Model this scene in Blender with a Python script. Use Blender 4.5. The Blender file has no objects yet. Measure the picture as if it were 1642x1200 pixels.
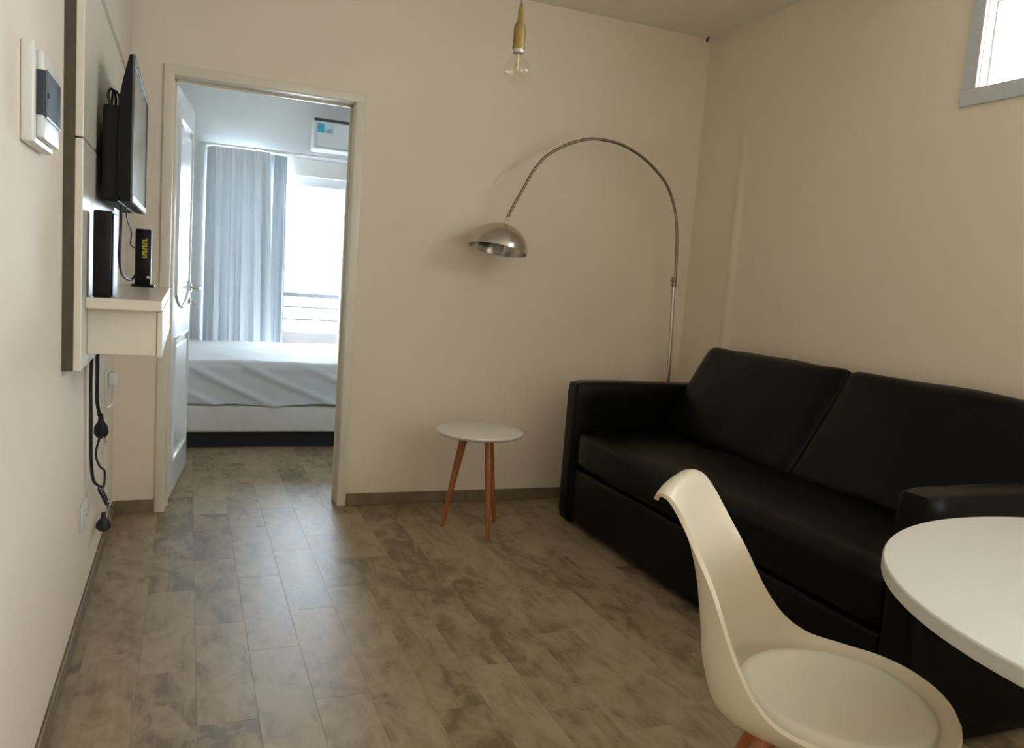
import bpy, bmesh, math, random
from mathutils import Vector, Matrix, noise
random.seed(7)
S = bpy.context.scene
COL = S.collection

# ------------------------------------------------------------------ camera
cam_d = bpy.data.cameras.new('camera'); cam = bpy.data.objects.new('camera', cam_d); COL.objects.link(cam)
cam_d.sensor_width = 36.0; cam_d.lens = 28.39; cam_d.clip_start = 0.02; cam_d.clip_end = 200
r_ = Vector((0.92695492, -0.3679634, 0.07319508)); u_ = Vector((-0.02488073, 0.13437493, 0.99061815))
f_ = Vector((0.37434681, 0.92007951, -0.11540431))
M = Matrix((r_, u_, -f_)).transposed().to_4x4(); M.translation = Vector((0.30171, -4.03578, 1.20701))
cam.matrix_world = M
S.camera = cam

# ------------------------------------------------------------------ sky, exposure
W = bpy.data.worlds.new('sky'); S.world = W; W.use_nodes = True
bg = W.node_tree.nodes['Background']
bg.inputs['Color'].default_value = (0.71, 0.865, 1.0, 1)
bg.inputs['Strength'].default_value = 16.0
S.view_settings.view_transform = 'Standard'; S.view_settings.look = 'None'
S.view_settings.gamma = 1.0; S.view_settings.use_curve_mapping = False
S.view_settings.exposure = 1.62

def portal(name, loc, rot, sx, sy):          # sampling guide for the sky in a window opening
    d = bpy.data.lights.new(name, 'AREA'); d.shape = 'RECTANGLE'; d.size = sx; d.size_y = sy
    d.cycles.is_portal = True
    o = bpy.data.objects.new(name, d); o.location = loc; o.rotation_euler = rot; COL.objects.link(o)
    return o
PI = math.pi
# room layout in metres: X along the back wall, Y depth (back wall Y=0), Z up
RW, RH, YF, YB = 3.0, 2.635, -5.8, 3.2       # room width, ceiling, front wall, bedroom window wall
DX0, DX1, DH = 0.223, 1.03, 2.0              # bedroom door opening
WY0, WY1, WZ0, WZ1 = -3.30, -1.77, 2.04, 2.36   # high window in the right wall (clear opening)
BX0, BX1, BZ1 = 0.46, 1.64, 1.96             # bedroom balcony window
KY0, KY1, KZ0, KZ1 = -5.60, -4.35, 0.85, 2.15    # kitchen window behind the camera
portal('portal_high', (RW + 0.19, (WY0+WY1)/2, (WZ0+WZ1)/2), (0, PI/2, 0), WZ1-WZ0, WY1-WY0)
portal('portal_bed', ((BX0+BX1)/2, YB + 0.2, BZ1/2), (-PI/2, 0, 0), BX1-BX0, BZ1)
portal('portal_kitchen', (RW + 0.19, (KY0+KY1)/2, (KZ0+KZ1)/2), (0, PI/2, 0), KZ1-KZ0, KY1-KY0)

# ------------------------------------------------------------------ materials
MATS = {}
def mat(name, col, rough=0.5, metal=0.0, var=0.0, vscale=6.0, bump=0.0, bscale=60.0, spec=0.5, coat=0.0, detail=3.0,
        emit=None, estr=0.0):
    if name in MATS: return MATS[name]
    m = bpy.data.materials.new(name); m.use_nodes = True; nt = m.node_tree; b = nt.nodes['Principled BSDF']
    b.inputs['Base Color'].default_value = (*col, 1); b.inputs['Roughness'].default_value = rough
    b.inputs['Metallic'].default_value = metal; b.inputs['Specular IOR Level'].default_value = spec
    b.inputs['Coat Weight'].default_value = coat
    tc = nt.nodes.new('ShaderNodeTexCoord')
    if var > 0:
        n = nt.nodes.new('ShaderNodeTexNoise'); n.inputs['Scale'].default_value = vscale; n.inputs['Detail'].default_value = detail
        nt.links.new(tc.outputs['Object'], n.inputs['Vector'])
        mr = nt.nodes.new('ShaderNodeMapRange'); mr.inputs['From Min'].default_value = 0.3; mr.inputs['From Max'].default_value = 0.7
        mr.inputs['To Min'].default_value = 1 - var; mr.inputs['To Max'].default_value = 1 + var
        nt.links.new(n.outputs['Fac'], mr.inputs['Value'])
        mx = nt.nodes.new('ShaderNodeVectorMath'); mx.operation = 'SCALE'; mx.inputs[0].default_value = col
        nt.links.new(mr.outputs['Result'], mx.inputs['Scale']); nt.links.new(mx.outputs['Vector'], b.inputs['Base Color'])
    if bump > 0:
        n2 = nt.nodes.new('ShaderNodeTexNoise'); n2.inputs['Scale'].default_value = bscale; n2.inputs['Detail'].default_value = 4
        nt.links.new(tc.outputs['Object'], n2.inputs['Vector'])
        bp = nt.nodes.new('ShaderNodeBump'); bp.inputs['Strength'].default_value = bump; bp.inputs['Distance'].default_value = 0.01
        nt.links.new(n2.outputs['Fac'], bp.inputs['Height']); nt.links.new(bp.outputs['Normal'], b.inputs['Normal'])
    if emit:
        b.inputs['Emission Color'].default_value = (*emit, 1); b.inputs['Emission Strength'].default_value = estr
    MATS[name] = m; return m

def mat_wood(name, c0, c1, rough=0.4, scale=(30, 30, 2.5)):
    m = bpy.data.materials.new(name); m.use_nodes = True; nt = m.node_tree; b = nt.nodes['Principled BSDF']
    b.inputs['Roughness'].default_value = rough
    tc = nt.nodes.new('ShaderNodeTexCoord'); mp = nt.nodes.new('ShaderNodeMapping'); mp.inputs['Scale'].default_value = scale
    n = nt.nodes.new('ShaderNodeTexNoise'); n.inputs['Scale'].default_value = 3; n.inputs['Detail'].default_value = 6
    cr = nt.nodes.new('ShaderNodeValToRGB'); cr.color_ramp.elements[0].position = .3; cr.color_ramp.elements[1].position = .7
    cr.color_ramp.elements[0].color = (*c0, 1); cr.color_ramp.elements[1].color = (*c1, 1)
    nt.links.new(tc.outputs['Object'], mp.inputs['Vector']); nt.links.new(mp.outputs['Vector'], n.inputs['Vector'])
    nt.links.new(n.outputs['Fac'], cr.inputs['Fac']); nt.links.new(cr.outputs['Color'], b.inputs['Base Color'])
    MATS[name] = m; return m

def mat_plank():
    m = bpy.data.materials.new('floor_plank'); m.use_nodes = True; nt = m.node_tree; b = nt.nodes['Principled BSDF']
    L = nt.links.new
    tc = nt.nodes.new('ShaderNodeTexCoord'); oi = nt.nodes.new('ShaderNodeObjectInfo')
    geo = nt.nodes.new('ShaderNodeNewGeometry')
    off = nt.nodes.new('ShaderNodeVectorMath'); off.operation = 'SCALE'; off.inputs[0].default_value = (37., 91., 13.)
    L(oi.outputs['Random'], off.inputs['Scale'])
    add = nt.nodes.new('ShaderNodeVectorMath'); add.operation = 'ADD'
    L(tc.outputs['Object'], add.inputs[0]); L(off.outputs['Vector'], add.inputs[1])
    mp = nt.nodes.new('ShaderNodeMapping'); mp.inputs['Scale'].default_value = (1.6, 0.8, 1); L(add.outputs['Vector'], mp.inputs['Vector'])
    n1 = nt.nodes.new('ShaderNodeTexNoise'); n1.inputs['Scale'].default_value = 7.5; n1.inputs['Detail'].default_value = 8; n1.inputs['Roughness'].default_value = .62
    n1.inputs['Distortion'].default_value = .8
    L(mp.outputs['Vector'], n1.inputs['Vector'])
    mp2 = nt.nodes.new('ShaderNodeMapping'); mp2.inputs['Scale'].default_value = (40, 3, 1); L(add.outputs['Vector'], mp2.inputs['Vector'])
    n2 = nt.nodes.new('ShaderNodeTexNoise'); n2.inputs['Scale'].default_value = 2; n2.inputs['Detail'].default_value = 5; L(mp2.outputs['Vector'], n2.inputs['Vector'])
    cr = nt.nodes.new('ShaderNodeValToRGB'); e = cr.color_ramp.elements
    e[0].position = .33; e[0].color = (0.185, 0.130, 0.072, 1); e[1].position = .62; e[1].color = (0.40, 0.302, 0.19, 1)
    k = e.new(.46); k.color = (0.315, 0.232, 0.138, 1)
    # plank tone shift + blotches + grain
    a1 = nt.nodes.new('ShaderNodeMath'); a1.operation = 'MULTIPLY_ADD'; a1.inputs[1].default_value = .20; a1.inputs[2].default_value = -.10
    L(oi.outputs['Random'], a1.inputs[0])
    a2 = nt.nodes.new('ShaderNodeMath'); a2.operation = 'ADD'; L(n1.outputs['Fac'], a2.inputs[0]); L(a1.outputs[0], a2.inputs[1])
    a3 = nt.nodes.new('ShaderNodeMath'); a3.operation = 'MULTIPLY_ADD'; a3.inputs[1].default_value = .16; L(n2.outputs['Fac'], a3.inputs[0])
    a4 = nt.nodes.new('ShaderNodeMath'); a4.operation = 'SUBTRACT'; a4.inputs[1].default_value = .08; L(a2.outputs[0], a4.inputs[0]); L(a4.outputs[0], a3.inputs[2])
    L(a3.outputs[0], cr.inputs['Fac']); L(cr.outputs['Color'], b.inputs['Base Color'])
    rr = nt.nodes.new('ShaderNodeMapRange'); rr.inputs['To Min'].default_value = .38; rr.inputs['To Max'].default_value = .50
    L(n1.outputs['Fac'], rr.inputs['Value']); L(rr.outputs['Result'], b.inputs['Roughness']); b.inputs['Specular IOR Level'].default_value = .34
    bp = nt.nodes.new('ShaderNodeBump'); bp.inputs['Strength'].default_value = .12; bp.inputs['Distance'].default_value = .004
    L(a3.outputs[0], bp.inputs['Height']); L(bp.outputs['Normal'], b.inputs['Normal'])
    MATS['plank'] = m; return m

def mat_cloth_sheer(name, col, trans=.5, clear=.15):
    m = bpy.data.materials.new(name); m.use_nodes = True; nt = m.node_tree; nt.nodes.remove(nt.nodes['Principled BSDF'])
    out = nt.nodes['Material Output']; L = nt.links.new
    d = nt.nodes.new('ShaderNodeBsdfDiffuse'); t = nt.nodes.new('ShaderNodeBsdfTranslucent'); c = nt.nodes.new('ShaderNodeBsdfTransparent')
    tc = nt.nodes.new('ShaderNodeTexCoord'); n = nt.nodes.new('ShaderNodeTexNoise'); n.inputs['Scale'].default_value = 400
    L(tc.outputs['Object'], n.inputs['Vector'])
    mr = nt.nodes.new('ShaderNodeMapRange'); mr.inputs['To Min'].default_value = .94; mr.inputs['To Max'].default_value = 1.04; L(n.outputs['Fac'], mr.inputs['Value'])
    sc = nt.nodes.new('ShaderNodeVectorMath'); sc.operation = 'SCALE'; sc.inputs[0].default_value = col; L(mr.outputs['Result'], sc.inputs['Scale'])
    L(sc.outputs['Vector'], d.inputs['Color']); L(sc.outputs['Vector'], t.inputs['Color'])
    m1 = nt.nodes.new('ShaderNodeMixShader'); m1.inputs[0].default_value = trans; L(d.outputs[0], m1.inputs[1]); L(t.outputs[0], m1.inputs[2])
    m2 = nt.nodes.new('ShaderNodeMixShader'); m2.inputs[0].default_value = clear; L(m1.outputs[0], m2.inputs[1]); L(c.outputs[0], m2.inputs[2])
    L(m2.outputs[0], out.inputs['Surface']); MATS[name] = m; return m

def mat_pane(name, tint=(1, 1, 1), refl=.6):
    m = bpy.data.materials.new(name); m.use_nodes = True; nt = m.node_tree; nt.nodes.remove(nt.nodes['Principled BSDF'])
    out = nt.nodes['Material Output']; L = nt.links.new
    t = nt.nodes.new('ShaderNodeBsdfTransparent'); t.inputs['Color'].default_value = (*tint, 1)
    g = nt.nodes.new('ShaderNodeBsdfGlossy'); g.inputs['Roughness'].default_value = .02
    lw = nt.nodes.new('ShaderNodeLayerWeight'); lw.inputs['Blend'].default_value = .5
    pw = nt.nodes.new('ShaderNodeMath'); pw.operation = 'POWER'; pw.inputs[1].default_value = 5; L(lw.outputs['Facing'], pw.inputs[0])
    fr = nt.nodes.new('ShaderNodeMath'); fr.operation = 'MULTIPLY_ADD'; fr.inputs[1].default_value = refl; fr.inputs[2].default_value = .04; L(pw.outputs[0], fr.inputs[0])
    mx = nt.nodes.new('ShaderNodeMixShader'); L(fr.outputs[0], mx.inputs[0]); L(t.outputs[0], mx.inputs[1]); L(g.outputs[0], mx.inputs[2])
    L(mx.outputs[0], out.inputs['Surface']); MATS[name] = m; return m

wall_m = mat('wall_paint', (0.89, 0.752, 0.592), .75, var=.02, vscale=1.2, bump=.05, bscale=90)
wallR_m = wall_m
wallL_m = wall_m
bed_wall_m = mat('bedroom_paint', (0.80, 0.81, 0.80), .75, var=.015, vscale=1.2, bump=.05, bscale=90)
ceil_m = mat('ceiling_paint', (0.94, 0.85, 0.73), .85, var=.02, vscale=.9, bump=.04, bscale=60)
plank_m = mat_plank()
grout_m = mat('grout', (0.28, 0.21, 0.135), .8, var=.1, vscale=20)
skirt_m = mat('skirting_tile', (0.24, 0.175, 0.105), .55, var=.18, vscale=12, spec=.2)
frame_m = mat('door_frame_paint', (0.86, 0.76, 0.60), .35, var=.02)
door_m = mat('door_white_enamel', (0.82, 0.82, 0.80), .22, var=.01)
unit_m = mat('unit_white_melamine', (0.76, 0.67, 0.54), .28, var=.01)
unit_dk = mat('unit_shaded_edge', (0.085, 0.065, 0.038), .7, var=.1, vscale=30)  # brown edge colour, darkened to paint in the shade beside the boards
plastic_w = mat('white_plastic', (0.78, 0.75, 0.68), .3, var=.01)
plastic_b = mat('black_plastic', (0.006, 0.006, 0.007), .35, var=.1, vscale=40, spec=.25)
plastic_bm = mat('black_plastic_matt', (0.006, 0.006, 0.006), .55, var=.1, vscale=40, spec=.2)
rubber_m = mat('cable_rubber', (0.012, 0.012, 0.014), .5, var=.1, vscale=60)
alu_m = mat('aluminium', (0.62, 0.63, 0.63), .42, .1, var=.03, vscale=30)
chrome_m = mat('brushed_chrome', (0.56, 0.52, 0.46), .24, 1.0, var=.03, vscale=40)
chrome_dk = mat('lamp_tube_steel', (0.26, 0.20, 0.135), .3, 1.0, var=.04, vscale=40)
brass_m = mat('satin_brass', (0.42, 0.30, 0.11), .38, .85, var=.05, vscale=50)
leather_m = mat('black_leather', (0.0008, 0.0008, 0.0007), .34, var=.15, vscale=9, bump=.10, bscale=180, spec=.17)
table_m = mat('white_lacquer', (0.71, 0.665, 0.575), .3, var=.01)
edge_m = mat('table_edge', (0.50, 0.48, 0.42), .4, var=.02)
shell_m = mat('chair_shell_plastic', (0.73, 0.62, 0.455), .33, var=.01)
pad_m = mat('chair_pad_vinyl', (0.78, 0.71, 0.565), .45, var=.02, bump=.04, bscale=250)
wood_m = mat_wood('red_beech', (0.30, 0.085, 0.025), (0.42, 0.135, 0.042))
sheet_m = mat('white_sheet', (0.69, 0.69, 0.69), .8, var=.02, bump=.08, bscale=300)
box_m = mat('bed_base_fabric', (0.74, 0.70, 0.63), .85, var=.03, vscale=15, bump=.08, bscale=250)
black_m = mat('black_plinth', (0.012, 0.012, 0.012), .8, var=.2, vscale=10)
screen_m = mat('tv_screen', (0.02, 0.021, 0.023), .12, var=.05, vscale=2)
yellow_m = mat('yellow_print', (0.50, 0.36, 0.03), .5, var=.1, vscale=60)
blue_m = mat('label_blue', (0.06, 0.42, 0.62), .5, var=.1, vscale=60)
ltblue_m = mat('label_light', (0.55, 0.75, 0.85), .5, var=.05, vscale=60)
dark_m = mat('dark_print', (0.03, 0.04, 0.05), .5, var=.1, vscale=60)
smoke_m = mat('smoked_cover', (0.045, 0.055, 0.07), .12, var=.05, vscale=20)
parapet_m = mat('balcony_plaster', (0.62, 0.52, 0.47), .85, var=.05, vscale=6)
rail_m = mat('balcony_rail_paint', (0.012, 0.013, 0.014), .5, var=.05, vscale=20)
curtain_m = mat_cloth_sheer('curtain_voile', (0.78, 0.82, 0.86), .010, .001)
curtain2_m = mat_cloth_sheer('curtain_grey_voile', (0.55, 0.59, 0.64), .010, .001)
pane_m = mat_pane('window_glass'); dim_kitchen_m = mat_pane('kitchen_glass', (.65, .65, .65)); dim_high_m = mat_pane('dimming_glass', (.60, .60, .60))  # grey tints added to dim daylight through the kitchen and high windows
bulb_m = mat_pane('bulb_glass', (.98, .97, .95), .15)
fil_m = mat('filament', (0.55, 0.42, 0.20), .4, .5, var=.05)

# ------------------------------------------------------------------ helpers
def obj(name, bm, m, parent=None, smooth=False, label=None):
    me = bpy.data.meshes.new(name); bmesh.ops.recalc_face_normals(bm, faces=bm.faces); bm.to_mesh(me); bm.free()
    for i, mm in enumerate(m if isinstance(m, (list, tuple)) else [m]): me.materials.append(mm)
    if smooth:
        me.polygons.foreach_set('use_smooth', [True]*len(me.polygons))
        if hasattr(me, 'set_sharp_from_angle'): me.set_sharp_from_angle(angle=math.radians(40 if smooth is True else smooth))
    o = bpy.data.objects.new(name, me); COL.objects.link(o)
    if parent is not None:
        o.parent = parent; o.matrix_parent_inverse = Matrix.Identity(4)
        o.location = -Vector(parent.location) if parent.parent is None else (0, 0, 0)
        if parent.rotation_euler.z: raise RuntimeError
    if label: o['label'] = label
    return o
def tag(o, label, cat, group=None):
    o['label'] = label; o['category'] = cat
    if group: o['group'] = group
    return o
def struct(o): o['kind'] = 'structure'; return o
def thing(name, loc, label, cat, group=None):
    o = bpy.data.objects.new(name, None); o.location = loc; o.empty_display_size = .1; COL.objects.link(o)
    return tag(o, label, cat, group)
def box(bm, x0, x1, y0, y1, z0, z1, bev=0.0, seg=2, mi=0):
    r = bmesh.ops.create_cube(bm, size=1.0)
    vs = r['verts']
    for v in vs: v.co = Vector(((x0+x1)/2 + v.co.x*(x1-x0), (y0+y1)/2 + v.co.y*(y1-y0), (z0+z1)/2 + v.co.z*(z1-z0)))
    fs = set(f for v in vs for f in v.link_faces)
    for f in fs: f.material_index = mi
    if bev > 0:
        es = list(set(e for v in vs for e in v.link_edges))
        bmesh.ops.bevel(bm, geom=es, offset=bev, segments=seg, profile=.5, affect='EDGES', material=-1)
    return bm
def bx(*a, **k): return box(bmesh.new(), *a, **k)
def catmull(pts, n=8):
    P = [Vector(p) for p in pts]
    if len(P) < 3: return P
    P = [2*P[0]-P[1]] + P + [2*P[-1]-P[-2]]; out = []
    for i in range(1, len(P)-2):
        p0, p1, p2, p3 = P[i-1:i+3]
        for k in range(n):
            t = k/n
            out.append(.5*((2*p1)+(-p0+p2)*t+(2*p0-5*p1+4*p2-p3)*t*t+(-p0+3*p1-3*p2+p3)*t**3))
    out.append(P[-2]); return out
def tube(bm, pts, rad, seg=10, smooth_n=8, mi=0):
    path = catmull(pts, smooth_n) if smooth_n else [Vector(p) for p in pts]
    N = len(path); rr = rad if callable(rad) else (lambda t: rad)
    t0 = (path[1]-path[0]).normalized(); ref = Vector((0, 0, 1)) if abs(t0.z) < .9 else Vector((1, 0, 0))
    nrm = t0.cross(ref).normalized(); rings = []
    for i in range(N):
        t = (path[min(i+1, N-1)]-path[max(i-1, 0)]).normalized()
        nrm = (nrm - t*nrm.dot(t)).normalized(); b = t.cross(nrm); R = rr(i/(N-1))
        rings.append([bm.verts.new(path[i]+(nrm*math.cos(2*PI*k/seg)+b*math.sin(2*PI*k/seg))*R) for k in range(seg)])
    fs = []
    for i in range(N-1):
        for k in range(seg): fs.append(bm.faces.new((rings[i][k], rings[i][(k+1) % seg], rings[i+1][(k+1) % seg], rings[i+1][k])))
    fs.append(bm.faces.new(rings[0][::-1])); fs.append(bm.faces.new(rings[-1]))
    for f in fs: f.material_index = mi
    return bm
def lathe(bm, prof, c=(0, 0, 0), seg=40, mtx=None, cap=True):
    rings = []
    for (r, z) in prof:
        if r < 1e-6: rings.append([bm.verts.new((0, 0, z))])
        else: rings.append([bm.verts.new((r*math.cos(2*PI*k/seg), r*math.sin(2*PI*k/seg), z)) for k in range(seg)])
    for a, b in zip(rings[:-1], rings[1:]):
        for k in range(seg):
            k2 = (k+1) % seg
            if len(a) == 1 and len(b) == 1: continue
            if len(a) == 1: bm.faces.new((a[0], b[k2], b[k]))
            elif len(b) == 1: bm.faces.new((a[k], a[k2], b[0]))
            else: bm.faces.new((a[k], a[k2], b[k2], b[k]))
    if cap:
        if len(rings[0]) > 1: bm.faces.new(rings[0][::-1])
        if len(rings[-1]) > 1: bm.faces.new(rings[-1])
    for rg in rings:
        for v in rg:
            p = Vector(v.co)
            v.co = (mtx @ p if mtx else p) + Vector(c)
    return bm
def pillow(sx, sy, sz, r, puff=(0, 0, 0), n=(10, 10, 6), wob=0.0, seed=0):
    """soft box centred on the origin: rounded edges, faces puffed outwards"""
    bm = bmesh.new(); bmesh.ops.create_cube(bm, size=2.0)
    bmesh.ops.subdivide_edges(bm, edges=bm.edges[:], cuts=max(n), use_grid_fill=True)
    h = Vector((sx/2, sy/2, sz/2))
    for v in bm.verts:
        c = v.co.copy(); p = Vector((c.x*h.x, c.y*h.y, c.z*h.z))
        q = Vector([max(-(h[i]-r), min(h[i]-r, p[i])) for i in range(3)])
        d = p-q
        if d.length > 1e-9:
            # push to the rounded edge
            m = max(abs(d.x), abs(d.y), abs(d.z)); p = q + d.normalized()*m
        fx = (1-c.y**2)*(1-c.z**2); fy = (1-c.x**2)*(1-c.z**2); fz = (1-c.x**2)*(1-c.y**2)
        p.x += puff[0]*c.x*fx; p.y += puff[1]*c.y*fy; p.z += puff[2]*c.z*fz
        if wob: p += Vector(noise.noise_vector(p*5+Vector((seed, 0, 0))))*wob
        v.co = p
    return bm
def xform(bm, m): bmesh.ops.transform(bm, matrix=m, verts=bm.verts); return bm

# ------------------------------------------------------------------ floor with planks
PW, PL, GAP = 0.155, 0.62, 0.0007
floor = struct(obj('floor', bx(-.5, RW+.3, YF-.2, YB+.1, -.12, -.0008), grout_m))
pmesh = {}
def plank(x, y, w, l):
    key = (round(w, 3), round(l, 3))
    if key not in pmesh:
        bm = bx(-w/2+GAP/2, w/2-GAP/2, -l/2+GAP/2, l/2-GAP/2, -.006, 0, bev=.0003, seg=1)
        me = bpy.data.meshes.new('plank'); bm.to_mesh(me); bm.free(); me.materials.append(plank_m); pmesh[key] = me
    o = bpy.data.objects.new('plank', pmesh[key]); COL.objects.link(o); o.parent = floor
    o.location = (x, y, random.uniform(-.0003, 0.0))
X0 = 0.505 - 4*PW
stag = [0.0, .30, .45, .14, .36, .08, .52, .22]
k = 0
xx = X0
while xx < RW - .02:
    x0, x1 = max(xx, 0.0), min(xx+PW, RW)
    y = -.55 - .62*8 - stag[k % 8]
    while y < 1.40:
        y0, y1 = max(y, -5.2), min(y+PL, 1.40)
        if y1-y0 > .03 and x1-x0 > .02 and not (y0 > .12 and x1 > 2.2):
            if y0 < 0 < y1 and y1-y0 > .03:      # planks run on through the doorway
                if x0 > DX0-.16 and x1 < DX1+.16: plank((x0+x1)/2, (y0+y1)/2, x1-x0, y1-y0)
                elif -y0 > .03: plank((x0+x1)/2, y0/2, x1-x0, -y0)
            else: plank((x0+x1)/2, (y0+y1)/2, x1-x0, y1-y0)
        y += PL
    xx += PW; k += 1

# ------------------------------------------------------------------ walls, ceiling
T = 0.12
struct(obj('wall_left', bx(-T, 0, YF-T, 0, -.1, RH), wallL_m))
def wall_hole_x(name, y0, y1, x0, x1, hx0, hx1, hz0, hz1, m):      # wall along X with an opening
    bm = bmesh.new(); zb = -.1
    box(bm, x0, hx0, y0, y1, zb, RH); box(bm, hx1, x1, y0, y1, zb, RH); box(bm, hx0, hx1, y0, y1, hz1, RH)
    if hz0 > zb+.02: box(bm, hx0, hx1, y0, y1, zb, hz0)
    return struct(obj(name, bm, m))
wb = wall_hole_x('wall_back', 0, .06, -.5, RW+.3, DX0-.045, DX1+.045, -.1, DH+.045, wall_m)
wall_hole_x('wall_bedroom_near', .06, .12, -.5, RW+.3, DX0-.045, DX1+.045, -.1, DH+.045, bed_wall_m)
bm = bmesh.new()
for (y0, y1, z0, z1) in ((YF-T, KY0, -.1, RH), (KY0, KY1, -.1, KZ0), (KY0, KY1, KZ1, RH), (KY1, WY0, -.1, RH), (WY1, .06, -.1, RH), (WY0, WY1, -.1, WZ0), (WY0, WY1, WZ1, RH)): box(bm, RW, RW+.2, y0, y1, z0, z1)
struct(obj('wall_right', bm, wallR_m))
rb = bmesh.new(); rows_ = []
for j in range(41):                       # soft plaster ridge over a chased pipe, fading out below the ceiling
    z = -.02 + 2.32*j/40; hgt = .009*min(1, max(0, (2.28-z)/.6)); row = []
    for i in range(17):
        t = -1+2*i/16; row.append(rb.verts.new((RW+.001-hgt*(.5+.5*math.cos(PI*t)) - .0005*(abs(t) < .99), -.405+.055*t, z)))
    rows_.append(row)
for j in range(40):
    for i in range(16): rb.faces.new((rows_[j][i], rows_[j][i+1], rows_[j+1][i+1], rows_[j+1][i]))
struct(obj('wall_ridge', rb, wallR_m, smooth=180))
struct(obj('wall_front', bx(-T, RW+.2, YF-.15, YF, -.1, RH), wall_m))
struct(obj('ceiling', bx(-.5, RW+.3, YF-.2, YB+.3, RH, RH+.12), ceil_m))
# bedroom
struct(obj('wall_bedroom_left', bx(-.40, -.26, .12, YB, -.1, RH), bed_wall_m))
struct(obj('wall_bedroom_right', bx(3.0, 3.14, .12, YB, -.1, RH), bed_wall_m))
wall_hole_x('wall_bedroom_window', YB, YB+.22, -.40, 3.14, BX0, BX1, -.1, BZ1+.15, bed_wall_m)

# baseboards (brown tile skirting, one tile after another)
def baseboard(name, along, a0, a1, off, joints, h=.062, t=.010):
    """along 'x' on the back wall or 'y' on the left wall"""
    c = [a0] + [j for j in joints if a0 < j < a1] + [a1]
    if along == 'x': back = bx(a0, a1, off-.004, off, 0, h-.004)
    else: back = bx(off, off+.004, a0, a1, 0, h-.004)
    root = struct(obj(name, back, grout_m))
    for s, e in zip(c[:-1], c[1:]):
        if along == 'x': b = bx(s+.0015, e-.0015, off-t, off-.003, 0.001, h, bev=.002)
        else: b = bx(off+.003, off+t, s+.0015, e-.0015, 0.001, h, bev=.002)
        obj('skirting_tile', b, skirt_m, root)
baseboard('baseboard_left', 'y', -5.7, -.011, 0, [-5.2, -4.6, -4.0, -3.4, -2.8, -2.2, -1.6, -1.0, -.4])
baseboard('baseboard_back', 'x', 0.012, DX0-.048, 0, [.058])
baseboard('baseboard_back_right', 'x', DX1+.048, RW-.03, 0, [1.72, 2.32])
baseboard('baseboard_right', 'y', -5.7, -.42, RW-.012, [-5.2, -4.6, -4.0, -3.4, -2.8, -2.2, -1.6, -1.0])

# ------------------------------------------------------------------ door frame + leaf
fr = bmesh.new(); A, Bq = -.012, .132
box(fr, DX0-.045, DX0, A, Bq, -.002, DH+.045, bev=.006); box(fr, DX1, DX1+.045, A, Bq, -.002, DH+.045, bev=.006)
box(fr, DX0-.0451, DX1+.0451, A-.0004, Bq+.0004, DH, DH+.0455, bev=.006)
box(fr, DX0-.002, DX0+.012, .075, .09, 0, DH, bev=.002); box(fr, DX1-.012, DX1+.002, .075, .09, 0, DH, bev=.002); box(fr, DX0, DX1, .075, .09, DH-.012, DH+.002, bev=.002)
trim = struct(obj('trim_1', fr, frame_m, smooth=30)); trim['label'] = 'cream painted metal door frame around bedroom opening'

leafw, leaft = .785, .036
ang = math.atan2(.994, .1085)
Ml = Matrix.Translation((DX0+.006, .100, 0)) @ Matrix.Rotation(ang, 4, 'Z')
dr = bpy.data.objects.new('door_1', None); COL.objects.link(dr); dr['kind'] = 'structure'; dr['label'] = 'white panelled bedroom door standing open'
leaf = obj('door_leaf', xform(bx(0, leafw, 0, leaft, .012, DH-.006, bev=.003), Ml), door_m, dr, smooth=30)
def moulding(pts, r=.011):
    # raised moulding on the face seen from the living room (local y = 0 side)
    return xform(tube(bmesh.new(), [(x, -.001, z) for x, z in pts], r, 8, 0), Ml)
def rect(x0, x1, z0, z1): return [(x0, z0), (x1, z0), (x1, z1), (x0, z1), (x0, z0)]
up = [(.13, 1.02), (.25, .965), (.39, .945), (.53, .965), (.65, 1.02), (.65, 1.86), (.13, 1.86), (.13, 1.02)]
obj('panel_moulding', moulding(up), door_m, leaf, smooth=50)
obj('panel_moulding', moulding(rect(.13, .65, .19, .80)), door_m, leaf, smooth=50)
obj('door_panel', xform(bx(.17, .61, -.006, .004, 1.07, 1.82, bev=.005), Ml), door_m, leaf)
obj('door_panel', xform(bx(.17, .61, -.006, .004, .23, .76, bev=.005), Ml), door_m, leaf)
hz = 1.035
hd = bmesh.new()
tube(hd, [(leafw-.06, .002, hz), (leafw-.06, -.012, hz)], .024, 20, 0)
tube(hd, [(leafw-.06, -.01, hz), (leafw-.06, -.045, hz), (leafw-.075, -.056, hz), (leafw-.17, -.056, hz-.002)], .008, 12, 5)
tube(hd, [(leafw-.06, .032, hz), (leafw-.06, .046, hz)], .024, 20, 0)
tube(hd, [(leafw-.06, .04, hz), (leafw-.06, .075, hz), (leafw-.075, .086, hz), (leafw-.17, .086, hz-.002)], .008, 12, 5)
obj('door_handle', xform(hd, Ml), chrome_m, leaf, smooth=True, label='chrome lever handle')
kb = bmesh.new(); tube(kb, [(leafw-.06, .002, hz-.075), (leafw-.06, -.01, hz-.075)], .016, 16, 0)
box(kb, leafw-.062, leafw-.058, -.026, -.008, hz-.079, hz-.071); box(kb, leafw-.062, leafw-.058, -.032, -.022, hz-.098, hz-.068, bev=.0015)
obj('key', xform(kb, Ml), chrome_m, leaf, smooth=True, label='key in the lock below the handle')

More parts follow.
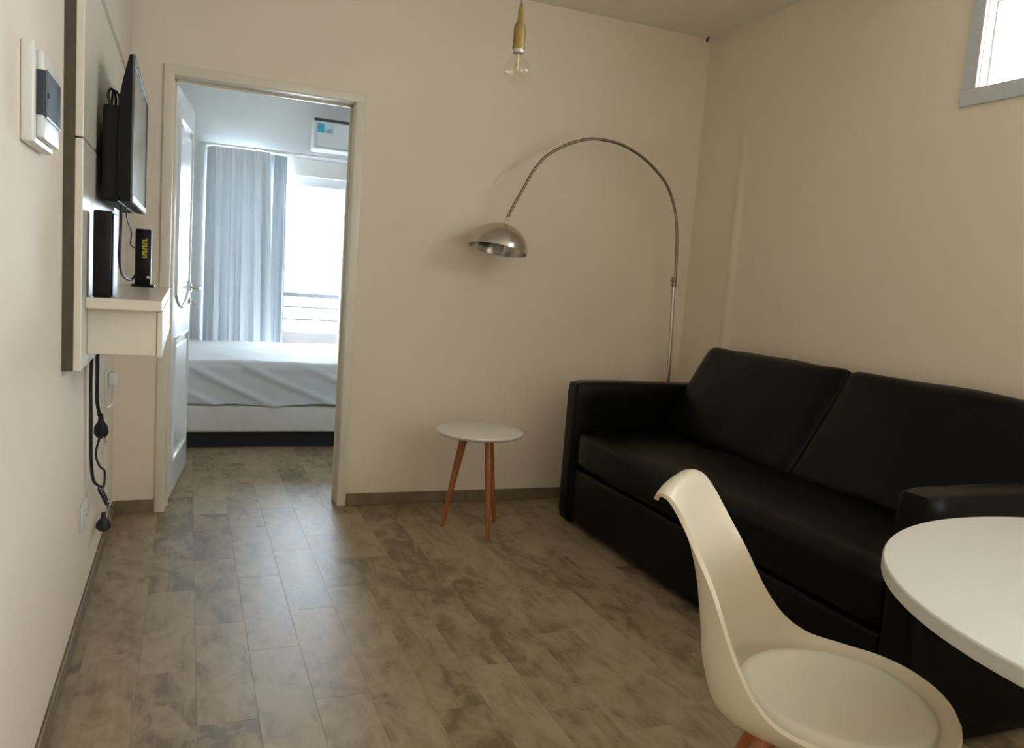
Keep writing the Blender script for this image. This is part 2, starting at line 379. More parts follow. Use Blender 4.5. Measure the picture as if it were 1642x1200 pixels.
# ------------------------------------------------------------------ windows
def win_root(name, label):
    o = bpy.data.objects.new(name, None); COL.objects.link(o); o['kind'] = 'structure'; o['label'] = label; return o
w1 = win_root('window_1', 'high aluminium window glowing white near the ceiling')
fl = bmesh.new(); e = .062; pr = RW-.012
for (y0, y1, z0, z1) in ((WY0-e, WY1+e, WZ0-e, WZ0), (WY0-e, WY1+e, WZ1, WZ1+e), (WY0-e, WY0, WZ0, WZ1), (WY1, WY1+e, WZ0, WZ1)): box(fl, pr, RW+.004, y0, y1, z0, z1, bev=.003)
obj('casing', fl, alu_m, w1)
sh = bmesh.new(); g = .010
for (y0, y1, z0, z1) in ((WY0, WY1, WZ0, WZ0+g), (WY0, WY1, WZ1-g, WZ1), (WY0, WY0+g, WZ0+g, WZ1-g), (WY1-g, WY1, WZ0+g, WZ1-g), ((WY0+WY1)/2-.018, (WY0+WY1)/2+.018, WZ0+g, WZ1-g)): box(sh, RW+.040, RW+.060, y0, y1, z0, z1, bev=.003)
sash = obj('sash', sh, alu_m, w1)
lin = bmesh.new()
for (y0, y1, z0, z1) in ((WY0, WY1, WZ0-.001, WZ0+.003), (WY0, WY1, WZ1-.003, WZ1+.001), (WY0-.001, WY0+.003, WZ0, WZ1), (WY1-.003, WY1+.001, WZ0, WZ1)): box(lin, RW+.004, RW+.0395, y0, y1, z0, z1)
obj('reveal_lining', lin, plastic_w, w1)
for (a, b) in ((WY0+g, (WY0+WY1)/2-.018), ((WY0+WY1)/2+.018, WY1-g)): obj('pane', bx(RW+.048, RW+.052, a, b, WZ0+g, WZ1-g), dim_high_m, sash)

w2 = win_root('window_2', 'bright balcony sliding window in the bedroom')
yw = YB+.10
fb = bmesh.new()
box(fb, BX0, BX0+.045, yw, yw+.09, 0, BZ1+.15); box(fb, BX1-.05, BX1, yw, yw+.09, 0, BZ1+.15); box(fb, BX0, BX1, yw, yw+.09, 0, .05); box(fb, BX0, BX1, yw, yw+.09, BZ1-.045, BZ1+.0)
obj('frame', fb, alu_m, w2)
obj('shutter_box', bx(BX0, BX1, YB+.03, YB+.20, BZ1+.0, BZ1+.148, bev=.004), plastic_w, w2)
xm = (BX0+BX1)/2; bglass = mat_pane('balcony_glass', (.875, .875, .875))
for (a, b, y, e) in ((BX0+.045, xm+.02, yw+.05, .035), (xm-.02, BX1-.05, yw+.01, .022)):
    sb = bmesh.new()
    box(sb, a, a+e, y, y+.03, .05, BZ1-.045); box(sb, b-e, b, y, y+.03, .05, BZ1-.045); box(sb, a+e, b-e, y, y+.03, .05, .11); box(sb, a+e, b-e, y, y+.03, BZ1-.075, BZ1-.045)
    s2 = obj('sash', sb, alu_m, w2)
    obj('pane', bx(a+e, b-e, y+.013, y+.017, .11, BZ1-.075), bglass, s2)

w3 = win_root('window_3', 'kitchen window in the right wall')
fb = bmesh.new(); km = (KY0+KY1)/2
for (y0, y1, z0, z1) in ((KY0, KY1, KZ0, KZ0+.05), (KY0, KY1, KZ1-.05, KZ1), (KY0, KY0+.05, KZ0, KZ1), (KY1-.05, KY1, KZ0, KZ1), (km-.03, km+.03, KZ0, KZ1)): box(fb, RW+.06, RW+.11, y0, y1, z0, z1)
obj('frame', fb, alu_m, w3)
for (a, b) in ((KY0+.05, km-.03), (km+.03, KY1-.05)): obj('pane', bx(RW+.083, RW+.087, a, b, KZ0+.05, KZ1-.05), dim_kitchen_m, w3)

# balcony outside the bedroom
struct(obj('floor_balcony', bx(-.6, 3.3, YB+.22, 4.62, -.14, -.02), parapet_m))
rl = thing('balcony_railing', (1.4, 4.4, -.02), 'dark metal bars above a low parapet outside bedroom window', 'railing')
obj('parapet', bx(-.6, 3.3, 4.30, 4.42, -.02, .53, bev=.006), mat('parapet_darkened_paint', (.034, .027, .025), .8, var=.08, vscale=8), rl)  # parapet and rail colours darkened so the overbright sky doesn't wash them out
for z, hh in ((.90, .022), (.778, .010), (.655, .010)): obj('rail', bx(-.6, 3.3, 4.345, 4.375, z-hh, z+hh, bev=.004), rail_m, rl)
for x in (-.3, .45, 1.12, 2.05, 2.9): obj('post', bx(x-.016, x+.016, 4.348, 4.372, .53, .90, bev=.003), rail_m, rl)

# ------------------------------------------------------------------ television wall unit
tu = thing('television_wall_unit', (0, -1.0, .90), 'white wall panel unit with shelf and drawer box carrying television', 'wall unit')
obj('back_panel', bx(0.0005, .026, -1.665, -.03, .885, 2.60), [unit_dk], tu, label='brown edged backing panel with painted-in shade')
UB = unit_m
obj('joint_strip', bx(.0262, .040, -1.66, -.035, 1.9255, 1.9615), mat('joint_shade_tone', (.50, .42, .32), .5, var=.03), tu)  # browner than the boards, colour stands in for shade in the joint gap
obj('top_board', bx(.0262, .044, -1.665, -.03, 1.962, 2.60, bev=.003), UB, tu)
obj('upper_board', bx(.0262, .046, -1.665, -.10, 1.488, 1.925, bev=.003), UB, tu)
obj('lower_board', bx(.0262, .046, -1.665, -.10, .885, 1.484, bev=.003), UB, tu)
shf = obj('shelf', bx(.0462, .236, -1.60, -.55, 1.048, 1.078, bev=.003), UB, tu)
dw = obj('drawer_box', bx(.0462, .222, -1.54, -.58, .918, 1.0478, bev=.002), UB, tu)
obj('drawer_front', bx(.2225, .237, -1.545, -.575, .914, 1.044, bev=.003), UB, tu)

# television
tv = thing('television', (.1, -1.22, 1.34), 'black flat television on a bracket above the white shelf', 'television')
ty0, ty1, tz0, tz1 = -1.392, -.610, 1.352, 1.768
tb = bmesh.new()
prof = [(.138, tz0), (.138, tz1), (.130, tz1-.004), (.114, tz1-.075), (.106, tz1-.12), (.102, tz0+.03), (.112, tz0)]
va = [tb.verts.new((x, ty0, z)) for x, z in prof]; vb = [tb.verts.new((x, ty1, z)) for x, z in prof]
tb.faces.new(va); tb.faces.new(vb[::-1])
for i in range(len(prof)):
    j = (i+1) % len(prof); tb.faces.new((va[i], vb[i], vb[j], va[j]))
hs = obj('housing', tb, plastic_bm, tv)
obj('rear_bulge', bx(.063, .108, ty0+.004, ty1-.05, tz0-.004, tz0+.270, bev=.008), plastic_bm, tv)
obj('wall_bracket', bx(.0464, .0645, -1.14, -.88, tz0+.06, tz0+.22, bev=.003), plastic_b, tv)
bz = bmesh.new(); bw = .016
for (y0, y1, z0, z1) in ((ty0, ty1, tz0, tz0+bw+.006), (ty0, ty1, tz1-bw, tz1), (ty0, ty0+bw, tz0+bw, tz1-bw), (ty1-bw, ty1, tz0+bw, tz1-bw)): box(bz, .138, .146, y0, y1, z0, z1, bev=.002)
obj('bezel', bz, mat('tv_bezel', (.10, .10, .095), .18, .2, var=.05, vscale=20), tv)
obj('screen', bx(.1382, .1425, ty0+bw, ty1-bw, tz0+bw, tz1-bw), screen_m, tv)
lp = bmesh.new()
tube(lp, [(.082, -1.36, tz0+.265), (.074, -1.36, tz0+.30), (.082, -1.35, tz0+.318), (.092, -1.34, tz0+.30), (.092, -1.33, tz0+.265)], .004, 8, 6)
tube(lp, [(.080, -1.33, tz0+.265), (.086, -1.33, tz0+.315), (.100, -1.32, tz0+.305), (.101, -1.32, tz0+.265)], .0035, 8, 6)
obj('rear_cable_loop', lp, rubber_m, tv, smooth=True)

# set-top box standing on its edge, modem, cables
st = thing('set_top_box', (.085, -1.5, 1.078), 'slim black media box standing upright on shelf below television', 'media box')
obj('case', bx(.062, .108, -1.585, -1.44, 1.0785, 1.312, bev=.005), plastic_b, st, smooth=30)
obj('front_panel', bx(.1082, .112, -1.58, -1.445, 1.084, 1.306, bev=.002), mat('dark_blue_gloss', (.010, .010, .035), .2, var=.05, vscale=20, spec=.3), st)
obj('port_strip', bx(.076, .094, -1.588, -1.584, 1.24, 1.295, bev=.001), plastic_bm, st)

mo = thing('modem', (.14, -.62, 1.078), 'black upright modem with yellow lettering on white shelf', 'modem')
obj('case', bx(.112, .168, -.640, -.595, 1.084, 1.296, bev=.006), plastic_b, mo, smooth=30)
obj('foot', bx(.099, .182, -.655, -.58, 1.0785, 1.0865, bev=.003), plastic_b, mo)
yl = bmesh.new()
random.seed(3)
for i in range(7):
    z = 1.187+i*.0105
    box(yl, .137, .153, -.6412, -.6402, z, z+.0065)
    box(yl, .137 if i % 2 else .148, .142 if i % 2 else .153, -.6412, -.6402, z+.0065, z+.0105)
obj('yellow_lettering', yl, yellow_m, mo)
obj('silver_logo', xform(lathe(bmesh.new(), [(.001, 0), (.006, .0006), (0, .0012)], seg=14), Matrix.Translation((.158, -.6402, 1.114)) @ Matrix.Rotation(PI/2, 4, 'X')), chrome_m, mo)
tag(obj('television_cable', tube(bmesh.new(), [(.104, -1.24, 1.349), (.103, -1.23, 1.27), (.10, -1.22, 1.19), (.098, -1.05, 1.13), (.108, -.80, 1.107), (.118, -.642, 1.125)], .0045, 8, 8), rubber_m, smooth=True),
    'thick black cable sagging from television to foot of modem', 'cable')
tag(obj('modem_cable', tube(bmesh.new(), [(.108, -1.10, 1.349), (.107, -1.02, 1.315), (.107, -.80, 1.28), (.102, -.72, 1.255), (.098, -.68, 1.235), (.104, -.63, 1.225), (.112, -.617, 1.222)], .0022, 8, 8), rubber_m, smooth=True),
    'thin dark wire between television and side of modem', 'cable')

# cables below the unit
pc = thing('power_leads', (.015, -.95, .2), 'tangle of black power leads with two plugs hanging under drawer box', 'power leads')
obj('cord', tube(bmesh.new(), [(.030, -1.08, .915), (.026, -1.03, .80), (.022, -.985, .70), (.026, -.93, .63)], .006, 8, 8), rubber_m, pc, smooth=True)
pl = bmesh.new()
xform(lathe(pl, [(0, .045), (.007, .044), (.010, .02), (.022, .0), (.024, -.022), (.016, -.035), (0, -.036)], seg=16), Matrix.Diagonal((1, 1, 1.15, 1)))
xform(pl, Matrix.Translation((.030, -.915, .590)) @ Matrix.Rotation(.35, 4, 'X'))
obj('plug', pl, rubber_m, pc, smooth=True)
pb = bmesh.new()
for dy in (-.008, .010): tube(pb, [(.035, -.915+dy, .56), (.047, -.91+dy, .530)], .0028, 8, 0)
obj('plug_pin', pb, chrome_m, pc)
pc2 = pc
obj('cord', tube(bmesh.new(), [(.024, -1.15, .915), (.014, -1.10, .80), (.012, -1.06, .65), (.012, -1.04, .50), (.014, -.98, .415), (.022, -.86, .36)], .0055, 8, 8), rubber_m, pc2, smooth=True)
obj('cord', tube(bmesh.new(), [(.028, -.93, .56), (.018, -.95, .50), (.020, -.84, .43), (.030, -.76, .39), (.030, -.78, .34), (.024, -.84, .33)], .004, 8, 8), rubber_m, pc2, smooth=True)
sp = bmesh.new(); pts = []
for i in range(49):
    t = i/48; base = Vector((.023, -.86, .355)).lerp(Vector((.028, -.60, .222)), t); a = t*2*PI*5
    pts.append(base + Vector((.006*math.cos(a), .003*math.cos(a), .010*math.sin(a))))
tube(sp, pts, .0035, 6, 0); obj('coiled_section', sp, rubber_m, pc2, smooth=True)
obj('cord', tube(bmesh.new(), [(.028, -.60, .222), (.036, -.66, .214), (.03, -.74, .222), (.026, -.78, .232)], .004, 8, 6), rubber_m, pc2, smooth=True)
p2 = lathe(bmesh.new(), [(0, .04), (.007, .04), (.010, .018), (.024, .002), (.026, -.018), (.015, -.030), (0, -.031)], seg=16)
xform(p2, Matrix.Translation((.032, -.80, .205))); obj('plug', p2, rubber_m, pc2, smooth=True)
tag(obj('white_cable', tube(bmesh.new(), [(.006, -1.16, .88), (.006, -1.12, .65), (.006, -1.10, .45), (.008, -1.04, .32)], .0035, 8, 8), plastic_w, smooth=True), 'thin white cable running down wall behind black leads', 'cable')

# wall sockets
def socket(name, y, z, w, h, label):
    s = thing(name, (0, y, z), label, 'wall socket')
    obj('cover_plate', bx(0.0003, .009, y-w/2, y+w/2, z-h/2, z+h/2, bev=.003), plastic_w, s, smooth=30)
    obj('socket_module', bx(.009, .0115, y-w*.3, y+w*.3, z-h*.32, z+h*.32, bev=.001), plastic_w, s)
    for dy in (-.007, .007): obj('pin_slot', bx(.0114, .0119, y+dy-.0018, y+dy+.0018, z-.006, z+.006), dark_m, s)
socket('wall_socket', -1.16, .345, .125, .085, 'white wall socket plate low on wall beside hanging plug')
socket('wall_socket', -.42, .665, .075, .12, 'small white socket plate under the drawer near corner')
ch = thing('white_charger', (.012, -.42, .69), 'small white plug adapter in socket under the drawer', 'adapter')
obj('adapter_body', bx(.0122, .045, -.445, -.395, .665, .72, bev=.006), plastic_w, ch, smooth=30)
tag(obj('adapter_cable', tube(bmesh.new(), [(.03, -.42, .664), (.034, -.44, .62), (.028, -.55, .60), (.016, -.70, .63), (.012, -.80, .72), (.03, -.82, .917)], .003, 8, 8), plastic_w, smooth=True), 'thin white adapter cable looping up behind drawer', 'cable')

# breaker box
br = thing('breaker_box', (0, -2.13, 1.49), 'white circuit breaker box with dark tinted cover on wall', 'breaker box')
by0, by1, bz0, bz1 = -2.235, -2.005, 1.400, 1.588
obj('housing', bx(0.0003, .024, by0, by1, bz0, bz1, bev=.005, seg=3), plastic_w, br, smooth=30)
lid = obj('lid', bx(.024, .036, by0+.022, by1-.006, bz0+.012, bz1-.012, bev=.004, seg=3), plastic_w, br, smooth=30)
obj('tinted_window', bx(.0355, .0405, by0+.036, by1-.058, bz0+.052, bz1-.045, bev=.002), mat('grey_blue_cover', (.10, .12, .145), .2, var=.05, vscale=20), lid)
obj('cover_hinge_strip', bx(.0355, .0400, by1-.0575, by1-.012, bz0+.052, bz1-.045, bev=.002), plastic_b, lid)
obj('breaker_toggle', bx(.0400, .0425, by0+.040, by0+.062, bz0+.092, bz0+.100), plastic_b, lid)
obj('recess_edge', bx(.024, .037, by0+.018, by0+.0355, bz0+.055, bz1-.05), dark_m, br)

# ------------------------------------------------------------------ bedroom
bd = thing('bed', (.75, 2.05, 0), 'double bed with white sheet on cream base beyond doorway', 'bed')
ex0, ex1, ey0, ey1 = -.22, 1.72, 1.352, 2.74
obj('plinth', bx(ex0+.06, ex1-.06, ey0+.03, ey1-.05, .0005, .098), black_m, bd)
bb = pillow(ex1-ex0, ey1-ey0, .185, .025, (0, .006, 0), n=(16, 16, 6)); xform(bb, Matrix.Translation(((ex0+ex1)/2, (ey0+ey1)/2, .190)))
obj('box_base', bb, box_m, bd, smooth=60)
mb = bmesh.new(); bmesh.ops.create_cube(mb, size=2.0); bmesh.ops.subdivide_edges(mb, edges=mb.edges[:], cuts=60, use_grid_fill=True)
cx, cy, hx, hy, z0m, z1m = (ex0+ex1)/2, (ey0+ey1)/2, (ex1-ex0)/2+.006, (ey1-ey0)/2+.006, .283, .565
for v in mb.verts:
    c = v.co.copy(); h = Vector((hx, hy, (z1m-z0m)/2)); p = Vector((c.x*h.x, c.y*h.y, c.z*h.z)); r = .055 if c.z > -.2 else .012
    q = Vector([max(-(h[i]-r), min(h[i]-r, p[i])) for i in range(3)]); d = p-q
    if d.length > 1e-9: p = q+d.normalized()*max(abs(d.x), abs(d.y), abs(d.z))
    w = Vector((p.x+cx, p.y+cy, p.z+(z0m+z1m)/2))
    if c.z > .95:
        w.z += .010*noise.noise(Vector((w.x*4, w.y*4, 2))) + .007*abs(noise.noise(Vector((w.x*11+w.y*4, w.y*9, 5))))
    if c.y < -.95:
        # diagonal drag folds on the near side of the sheet
        s = (w.x*1.0 + (w.z-z0m)*1.9); ph = s*17 + 1.4*noise.noise(Vector((w.x*2.2, w.z*3, 1)))
        amp = .024*max(0, math.sin(ph))**3 * (0.35+.65*max(0, noise.noise(Vector((w.x*2.6+4, w.z*2, 9)))+.5))
        w.y -= amp + .006*noise.noise(Vector((w.x*5, w.z*6, 3)))
    if c.z < -.9: w.z += .014*noise.noise(Vector((w.x*3.0, w.y*3, 7)))
    v.co = w
obj('mattress_sheet', mb, sheet_m, bd, smooth=80)

def curtain(name, x0, x1, y, z0, z1, folds, amp, m, label, seed, flare=0.0, head=.09, ret=False):
    bm = bmesh.new(); nx, nz = 150, 40; rows = []
    for j in range(nz+1):
        t = j/nz; z = z1+(z0-z1)*t; row = []
        for i in range(nx+1):
            s = i/nx; gather = min(1, .35+t*1.6)
            ph = 2*PI*folds*(s+.035*noise.noise(Vector((s*7, seed, t*.8))))
            yy = y+amp*gather*(math.sin(ph)+.35*math.sin(2.3*ph+seed))+.012*noise.noise(Vector((s*6, t*3, seed)))
            if ret and s < .07: yy = (YB-.012)+(yy-(YB-.012))*(s/.07)
            if z > z1-head and s > .07: yy = y+(yy-y)*.5+.003*math.sin(2*PI*folds*3*s)
            x = x0+(x1-x0)*s+flare*t*s+.006*math.sin(ph*2)*gather
            row.append(bm.verts.new((x, yy, z)))
        rows.append(row)
    for j in range(nz):
        for i in range(nx): bm.faces.new((rows[j][i], rows[j][i+1], rows[j+1][i+1], rows[j+1][i]))
    o = obj(name, bm, m, smooth=180); tag(o, label, 'curtain'); return o
curtain('curtain', .418, .905, 3.06, .015, 2.10, 5, .026, curtain_m, 'white voile curtain gathered in wide folds in bedroom', 2, flare=.07, ret=True)
curtain('curtain', .865, 1.045, 3.105, .015, 2.09, 2, .020, curtain2_m, 'narrow grey voile curtain hanging at edge of bright window', 5, flare=.03)
crl = tag(obj('curtain_rail', tube(bmesh.new(), [(.36, 3.085, 2.117), (1.9, 3.085, 2.117)], .010, 10, 0), plastic_w, smooth=True), 'thin white curtain rail above bedroom window', 'curtain rail')
for x in (.40, 1.86): obj('bracket', bx(x-.008, x+.008, 3.08, YB, 2.112, 2.122), plastic_w, crl)

ac = thing('air_conditioner', (1.64, 3.1, 2.17), 'white split air conditioner with blue energy label above window', 'air conditioner')
ab = bx(1.235, 2.05, 3.0, YB-.0005, 2.165, 2.425, bev=.02, seg=4)
obj('body', ab, mat('ac_plastic', (.78, .80, .82), .3, var=.01), ac, smooth=30)
obj('top_grille', bx(1.238, 2.045, 2.9965, 3.05, 2.398, 2.421, bev=.002), dark_m, ac)
obj('front_panel', bx(1.262, 2.04, 2.992, 3.001, 2.19, 2.392, bev=.004), MATS['ac_plastic'], ac)
obj('air_flap', bx(1.262, 2.04, 2.9935, 3.0005, 2.176, 2.187, bev=.002), alu_m, ac)
lb = obj('energy_label', bx(1.262, 1.395, 2.9908, 2.9919, 2.303, 2.378), ltblue_m, ac)
obj('label_blue_block', bx(1.264, 1.318, 2.9901, 2.9907, 2.305, 2.376), blue_m, lb)
tx = bmesh.new()
for z, a, b in ((.312, 1.325, 1.388), (.322, 1.33, 1.375), (.332, 1.345, 1.39)): box(tx, a, b, 2.9901, 2.9907, 2+z, 2+z+.004)
obj('label_print', tx, dark_m, lb)

# ------------------------------------------------------------------ sofa
sf = thing('sofa', (2.55, -1.45, 0), 'black leather sofa along the wall below the high window', 'sofa')
sy0, sy1, sx0 = -2.56, -.362, 2.102
aw = .125
base = pillow(RW-.03-sx0-.01, sy1-sy0-2*aw-.004, .280, .02, (0, 0, 0), n=(8, 20, 6)); xform(base, Matrix.Translation(((sx0+.012+RW-.03)/2, (sy0+sy1)/2, .1625)))
obj('pull_out_base', base, leather_m, sf, smooth=60)
seat = pillow(.70, sy1-sy0-2*aw-.006, .19, .045, (.004, .0, .018), n=(10, 24, 6), wob=.004); xform(seat, Matrix.Translation((sx0+.35, (sy0+sy1)/2, .395)))
obj('seat_cushion', seat, leather_m, sf, smooth=70)
for y0 in (sy0, sy1-aw):
    arm = pillow(RW-.035-sx0, aw, .715, .028, (.004, .004, .006), n=(14, 6, 14), wob=.002, seed=y0); xform(arm, Matrix.Translation(((sx0+RW-.035)/2, y0+aw/2, .3705)))
    a = obj('armrest', arm, leather_m, sf, smooth=60)
obj('back_frame', bx(2.80, 2.975, sy0+aw+.002, sy1-aw-.002, .05, .74, bev=.03, seg=3), leather_m, sf, smooth=60)
cl = (sy1-sy0-2*aw)/2
for i in range(2):
    yc = sy1-aw-cl/2-i*cl + (.004 if i == 0 else 0)
    c = pillow(.15, cl+.012, .54, .036, (.028, .006, .008), n=(8, 20, 14), wob=.006, seed=i*3.7)
    xform(c, Matrix.Translation((2.784, yc, .682)) @ Matrix.Rotation(.57, 4, 'Y'))
    obj('back_cushion', c, leather_m, sf, smooth=70)
for y in (sy0+.06, sy1-.06):
    for x in (sx0+.06, RW-.12): obj('foot', bx(x-.02, x+.02, y-.02, y+.02, .0005, .02), black_m, sf)

# ------------------------------------------------------------------ arc lamp
LY = -.19
al = thing('arc_floor_lamp', (2.82, LY, 0), 'chrome arc floor lamp with dome shade standing behind sofa arm', 'floor lamp')
obj('base', lathe(bmesh.new(), [(0, .0005), (.13, .0005), (.135, .006), (.135, .028), (.13, .034), (.02, .04), (0, .04)], (2.815, LY, 0), 40), chrome_m, al, smooth=True)
obj('pole', tube(bmesh.new(), [(2.815, LY, .035), (2.812, LY, .72), (2.790, LY, 1.262)], .0105, 14, 4), chrome_m, al, smooth=True)
arc = [(2.795, LY, 1.24), (2.796, LY, 1.288), (2.788, LY, 1.440), (2.772, LY, 1.571), (2.745, LY, 1.669), (2.695, LY, 1.764), (2.624, LY, 1.835), (2.520, LY, 1.904), (2.398, LY, 1.950), (2.293, LY, 1.962), (2.203, LY, 1.957), (2.105, LY, 1.925), (2.021, LY, 1.880), (1.956, LY, 1.832), (1.900, LY, 1.758), (1.856, LY, 1.672), (1.809, LY, 1.581), (1.780, LY, 1.516)]
obj('arc_arm', tube(bmesh.new(), arc, .0075, 12, 8), chrome_dk, al, smooth=True)
col = obj('collar', tube(bmesh.new(), [(2.7915, LY, 1.235), (2.789, LY, 1.29)], .014, 16, 0), chrome_dk, al, smooth=True)
obj('clamp_knob', tube(bmesh.new(), [(2.79, LY, 1.264), (2.765, LY-.02, 1.266), (2.752, LY-.03, 1.267)], .006, 10, 0), chrome_dk, col, smooth=True)
# dome: tilted hemisphere, rim from (1.59,1.379) to (1.887,1.326)
dc = Vector((1.7385, LY, 1.3525)); tilt = math.atan2(1.326-1.379, 1.887-1.59)
R = .1505; prof = []
for i in range(15):
    a = PI/2*i/14; prof.append((R*math.cos(a), R*.90*math.sin(a)))
inner = [(max(0, x-.003*math.cos(PI/2*i/14)), max(.0, z-.003)) for i, (x, z) in enumerate(prof)][::-1]
db = lathe(bmesh.new(), [(R-.003, 0)] + prof[:-1] + [(0, R*.90)], seg=56, cap=False)
lathe(db, [(0, R*.90-.003)] + inner[1:], seg=56, cap=False)
bmesh.ops.remove_doubles(db, verts=db.verts, dist=.0002)
Md = Matrix.Translation(dc) @ Matrix.Rotation(-tilt, 4, 'Y') @ Matrix.Rotation(-.10, 4, 'X')
shd = obj('shade', xform(db, Md), chrome_m, al, smooth=60, label='dome shade of brushed chrome')
obj('shade_neck', tube(bmesh.new(), [(1.772, LY, 1.480), (1.778, LY, 1.510), (1.787, LY, 1.54)], .006, 10, 4), chrome_m, shd, smooth=True)
obj('bulb', xform(lathe(bmesh.new(), [(0, -.05), (.018, -.046), (.029, -.03), (.03, -.012), (.02, .015), (.013, .04), (.013, .10), (0, .10)], seg=20), Md @ Matrix.Translation((0, 0, .03))), mat('opal_bulb', (.5, .47, .42), .3, var=.01), shd, smooth=True)

# ------------------------------------------------------------------ side table
tcx, tcy, tz = 1.612, -.462, .485
sd = thing('side_table', (tcx, tcy, 0), 'small round white side table on three reddish wooden legs', 'side table')
obj('table_top', lathe(bmesh.new(), [(0, -.022), (.19, -.022), (.204, -.016), (.209, -.008), (.207, -.001), (.203, .0), (0, 0)], (tcx, tcy, tz), 64), mat('side_table_lacquer', (.85, .79, .68), .35, var=.01), sd, smooth=True)
for (fx, fy), (px, py) in (((1.468, -.418), (1.545, -.440)), ((1.622, -.642), (1.628, -.545)), ((1.748, -.385), (1.672, -.430))):
    lb_ = tube(bmesh.new(), [(px, py, tz-.0225), (fx*.5+px*.5, fy*.5+py*.5, tz/2), (fx, fy, .0008)], lambda t: .0205-.0115*t, 16, 6)
    obj('leg', lb_, wood_m, sd, smooth=60)

# ------------------------------------------------------------------ dining table
DCX, DCY = 1.943, -3.384
dt = thing('dining_table', (DCX, DCY, 0), 'large round white dining table on a white pedestal', 'dining table')
obj('table_top', lathe(bmesh.new(), [(0, .722), (.606, .722), (.609, .725), (.609, .747), (.607, .75), (0, .75)], (DCX, DCY, 0), 128), [table_m], dt, smooth=30)
obj('edge_band', lathe(bmesh.new(), [(.6092, .7245), (.6102, .7255), (.6102, .7465), (.6092, .7475)], (DCX, DCY, 0), 128, cap=False), edge_m, dt, smooth=30)
obj('pedestal', lathe(bmesh.new(), [(0, .0008), (.27, .0008), (.27, .01), (.22, .028), (.12, .06), (.06, .12), (.036, .25), (.032, .45), (.04, .6), (.07, .68), (.13, .715), (.16, .7215), (0, .7215)], (DCX, DCY, 0), 48), table_m, dt, smooth=True)

# ------------------------------------------------------------------ dining chair
fwd = Vector((.665, -.747, 0)); lat = Vector((.747, .665, 0)); Bk = Vector((1.27, -2.62, 0))
def cl3(u, l, z): return Bk + fwd*u + lat*l + Vector((0, 0, z))
rows = [(-.014, .802, -.012, .788, .098), (.002, .820, .000, .806, .124), (.024, .815, .024, .803, .134), (.044, .775, .052, .772, .139), (.060, .72, .085, .722, .145), (.080, .64, .132, .648, .160),
        (.096, .555, .180, .558, .186), (.112, .468, .228, .494, .214), (.150, .398, .282, .460, .236), (.245, .374, .355, .449, .245), (.360, .374, .43, .445, .238), (.450, .386, .49, .441, .210),
        (.525, .412, .54, .438, .154), (.566, .432, .568, .437, .085), (.579, .436, .579, .436, .012)]
def rowat(s):
    s = max(0, min(len(rows)-1.0001, s)); i = int(s); t = s-i
    p = [rows[max(0, min(len(rows)-1, k))] for k in (i-1, i, i+1, i+2)]
    return [.5*(2*b+(-a+c)*t+(2*a-5*b+4*c-d)*t*t+(-a+3*b-3*c+d)*t**3) for a, b, c, d in zip(*p)]
sbm = bmesh.new(); NS, NT = 112, 36; grid = []
for i in range(NS+1):
    uc, zc, ur, zr, w = rowat(i/NS*(len(rows)-1)); row = []
    for j in range(NT+1):
        t = -1+2*j/NT; t = math.sin(t*PI/2); a = abs(t)**3.2
        row.append(sbm.verts.new(cl3(uc+(ur-uc)*a, w*t, zc+(zr-zc)*a)))
    grid.append(row)
for i in range(NS):
    for j in range(NT): sbm.faces.new((grid[i][j], grid[i][j+1], grid[i+1][j+1], grid[i+1][j]))
dch = thing('dining_chair', tuple(cl3(.33, 0, 0)), 'white moulded tub chair with seat pad drawn up to dining table', 'chair')
sho = obj('seat_shell', sbm, shell_m, dch, smooth=180)
so = sho.modifiers.new('thickness', 'SOLIDIFY'); so.thickness = .0095; so.offset = 0
bv = sho.modifiers.new('soft_rim', 'BEVEL'); bv.width = .004; bv.segments = 3; bv.limit_method = 'ANGLE'; bv.angle_limit = math.radians(50)
cu = bmesh.new(); NR, NA = 14, 64; ring_prev = None; ctr = cu.verts.new(cl3(.365, 0, .440))
for i in range(1, NR+1):
    q = i/NR; ring = []
    for k2 in range(NA):
        a = 2*PI*k2/NA; ll = math.sin(a)*.205*q; uu = .365+math.cos(a)*(.185 if math.cos(a) > 0 else .200)*q
        z = .440-.004*q*q if q < .9 else .4368-.020*((q-.9)/.1)**2
        # dished like the shell below it
        z += .012*(ll/.2)**2 + (.020*max(0, (-(uu-.365))/.2)**2)
        ring.append(cu.verts.new(cl3(uu, ll, z)))
    for k2 in range(NA):
        n2 = (k2+1) % NA
        if ring_prev is None: cu.faces.new((ctr, ring[k2], ring[n2]))
        else: cu.faces.new((ring_prev[k2], ring[k2], ring[n2], ring_prev[n2]))
    ring_prev = ring
low = [cu.verts.new(v.co+Vector((0, 0, -.018))) for v in ring_prev]
for k2 in range(NA): cu.faces.new((ring_prev[k2], low[k2], low[(k2+1) % NA], ring_prev[(k2+1) % NA]))
cu.faces.new(low[::-1])
obj('seat_pad', cu, pad_m, dch, smooth=60)
hb = bmesh.new()
for s in (-1, 1): tube(hb, [cl3(.33-.075, -.075*s, .362), cl3(.33, 0, .356), cl3(.33+.075, .075*s, .362)], .011, 10, 4)
obj('under_frame', hb, black_m, dch, smooth=True)
for su in (-1, 1):
    for sl in (-1, 1):
        obj('leg', tube(bmesh.new(), [cl3(.33+su*.075, sl*.075, .368), cl3(.33+su*.15, sl*.15, .2), cl3(.33+su*.205, sl*.205, .0008)], lambda t: .021-.009*t, 14, 6), wood_m, dch, smooth=60)

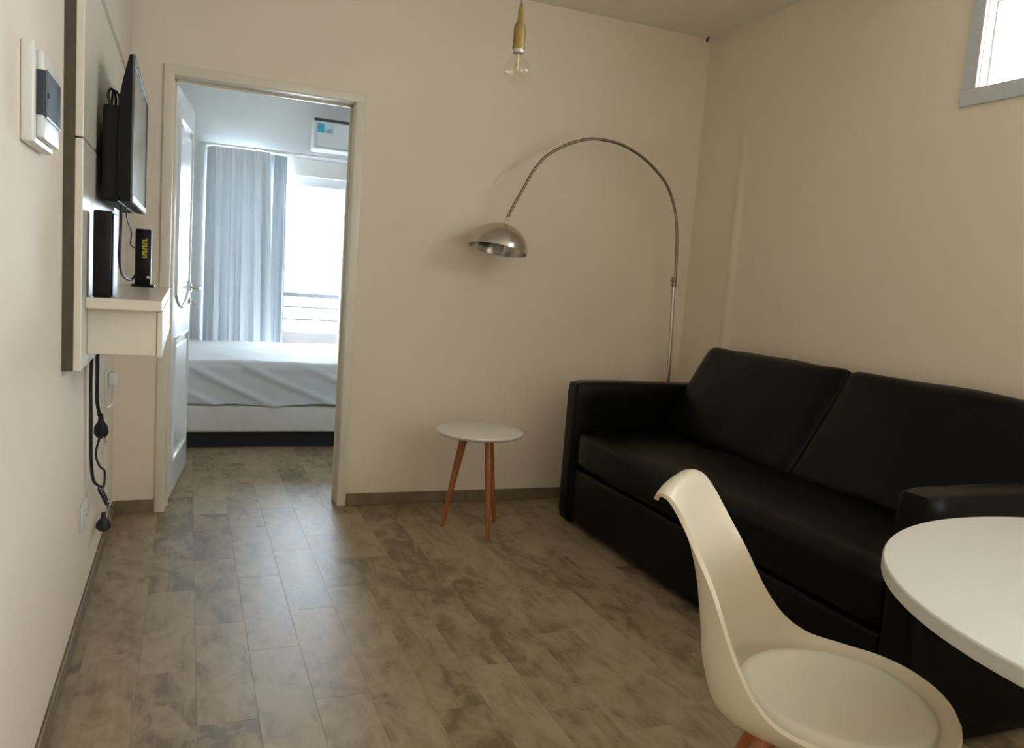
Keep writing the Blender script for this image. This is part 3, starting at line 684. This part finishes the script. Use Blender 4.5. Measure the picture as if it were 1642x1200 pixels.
# ------------------------------------------------------------------ pendant bulb
PX, PY = 1.272, -1.5
pn = thing('pendant_bulb', (PX, PY, RH), 'clear round bulb hanging on cord from brass socket', 'pendant light')
obj('ceiling_rose', lathe(bmesh.new(), [(0, -.0005), (.05, -.0005), (.05, -.012), (.03, -.028), (.006, -.032), (0, -.032)], (PX, PY, RH), 32), brass_m, pn, smooth=True)
obj('cord', tube(bmesh.new(), [(PX, PY, 2.09), (PX, PY, RH-.03)], .0028, 8, 0), mat('cord_fabric', (.25, .19, .10), .7, var=.1, vscale=100), pn)
so_ = obj('socket', lathe(bmesh.new(), [(0, 1.948), (.0205, 1.948), (.0205, 1.952), (.0195, 1.956), (.0195, 2.012), (.017, 2.022), (.0095, 2.036), (.0085, 2.068), (.0065, 2.074), (.0065, 2.085), (.003, 2.09), (0, 2.09)], (PX, PY, 0), 32), brass_m, pn, smooth=True)
bl = obj('bulb_glass', lathe(bmesh.new(), [(.0165, 1.936), (.019, 1.926), (.030, 1.915), (.0405, 1.900), (.0445, 1.882), (.0425, 1.864), (.034, 1.850), (.020, 1.842), (0, 1.8395)], (PX, PY, 0), 40, cap=False), bulb_m, pn, smooth=True)
obj('bulb_cap', lathe(bmesh.new(), [(0, 1.950), (.0185, 1.9475), (.0185, 1.936), (.0165, 1.934), (0, 1.934)], (PX, PY, 0), 28), mat('bulb_cap_metal', (.55, .53, .46), .4, .7, var=.03), pn, smooth=True)
fb_ = bmesh.new(); tube(fb_, [(PX, PY, 1.934), (PX, PY, 1.885)], .004, 8, 0)
for k2 in range(6):
    a = 2*PI*k2/6; tube(fb_, [(PX+.006*math.cos(a), PY+.006*math.sin(a), 1.905), (PX+.014*math.cos(a), PY+.014*math.sin(a), 1.862)], .0012, 6, 0)
obj('filament', fb_, fil_m, bl, smooth=True)

# ceiling hook in the corner
hk = tag(obj('ceiling_hook', tube(bmesh.new(), [(2.960, -.035, RH), (2.960, -.035, RH-.018), (2.952, -.040, RH-.030), (2.942, -.045, RH-.020)], .004, 8, 5), dark_m, smooth=True), 'tiny dark hook in the ceiling corner', 'hook')
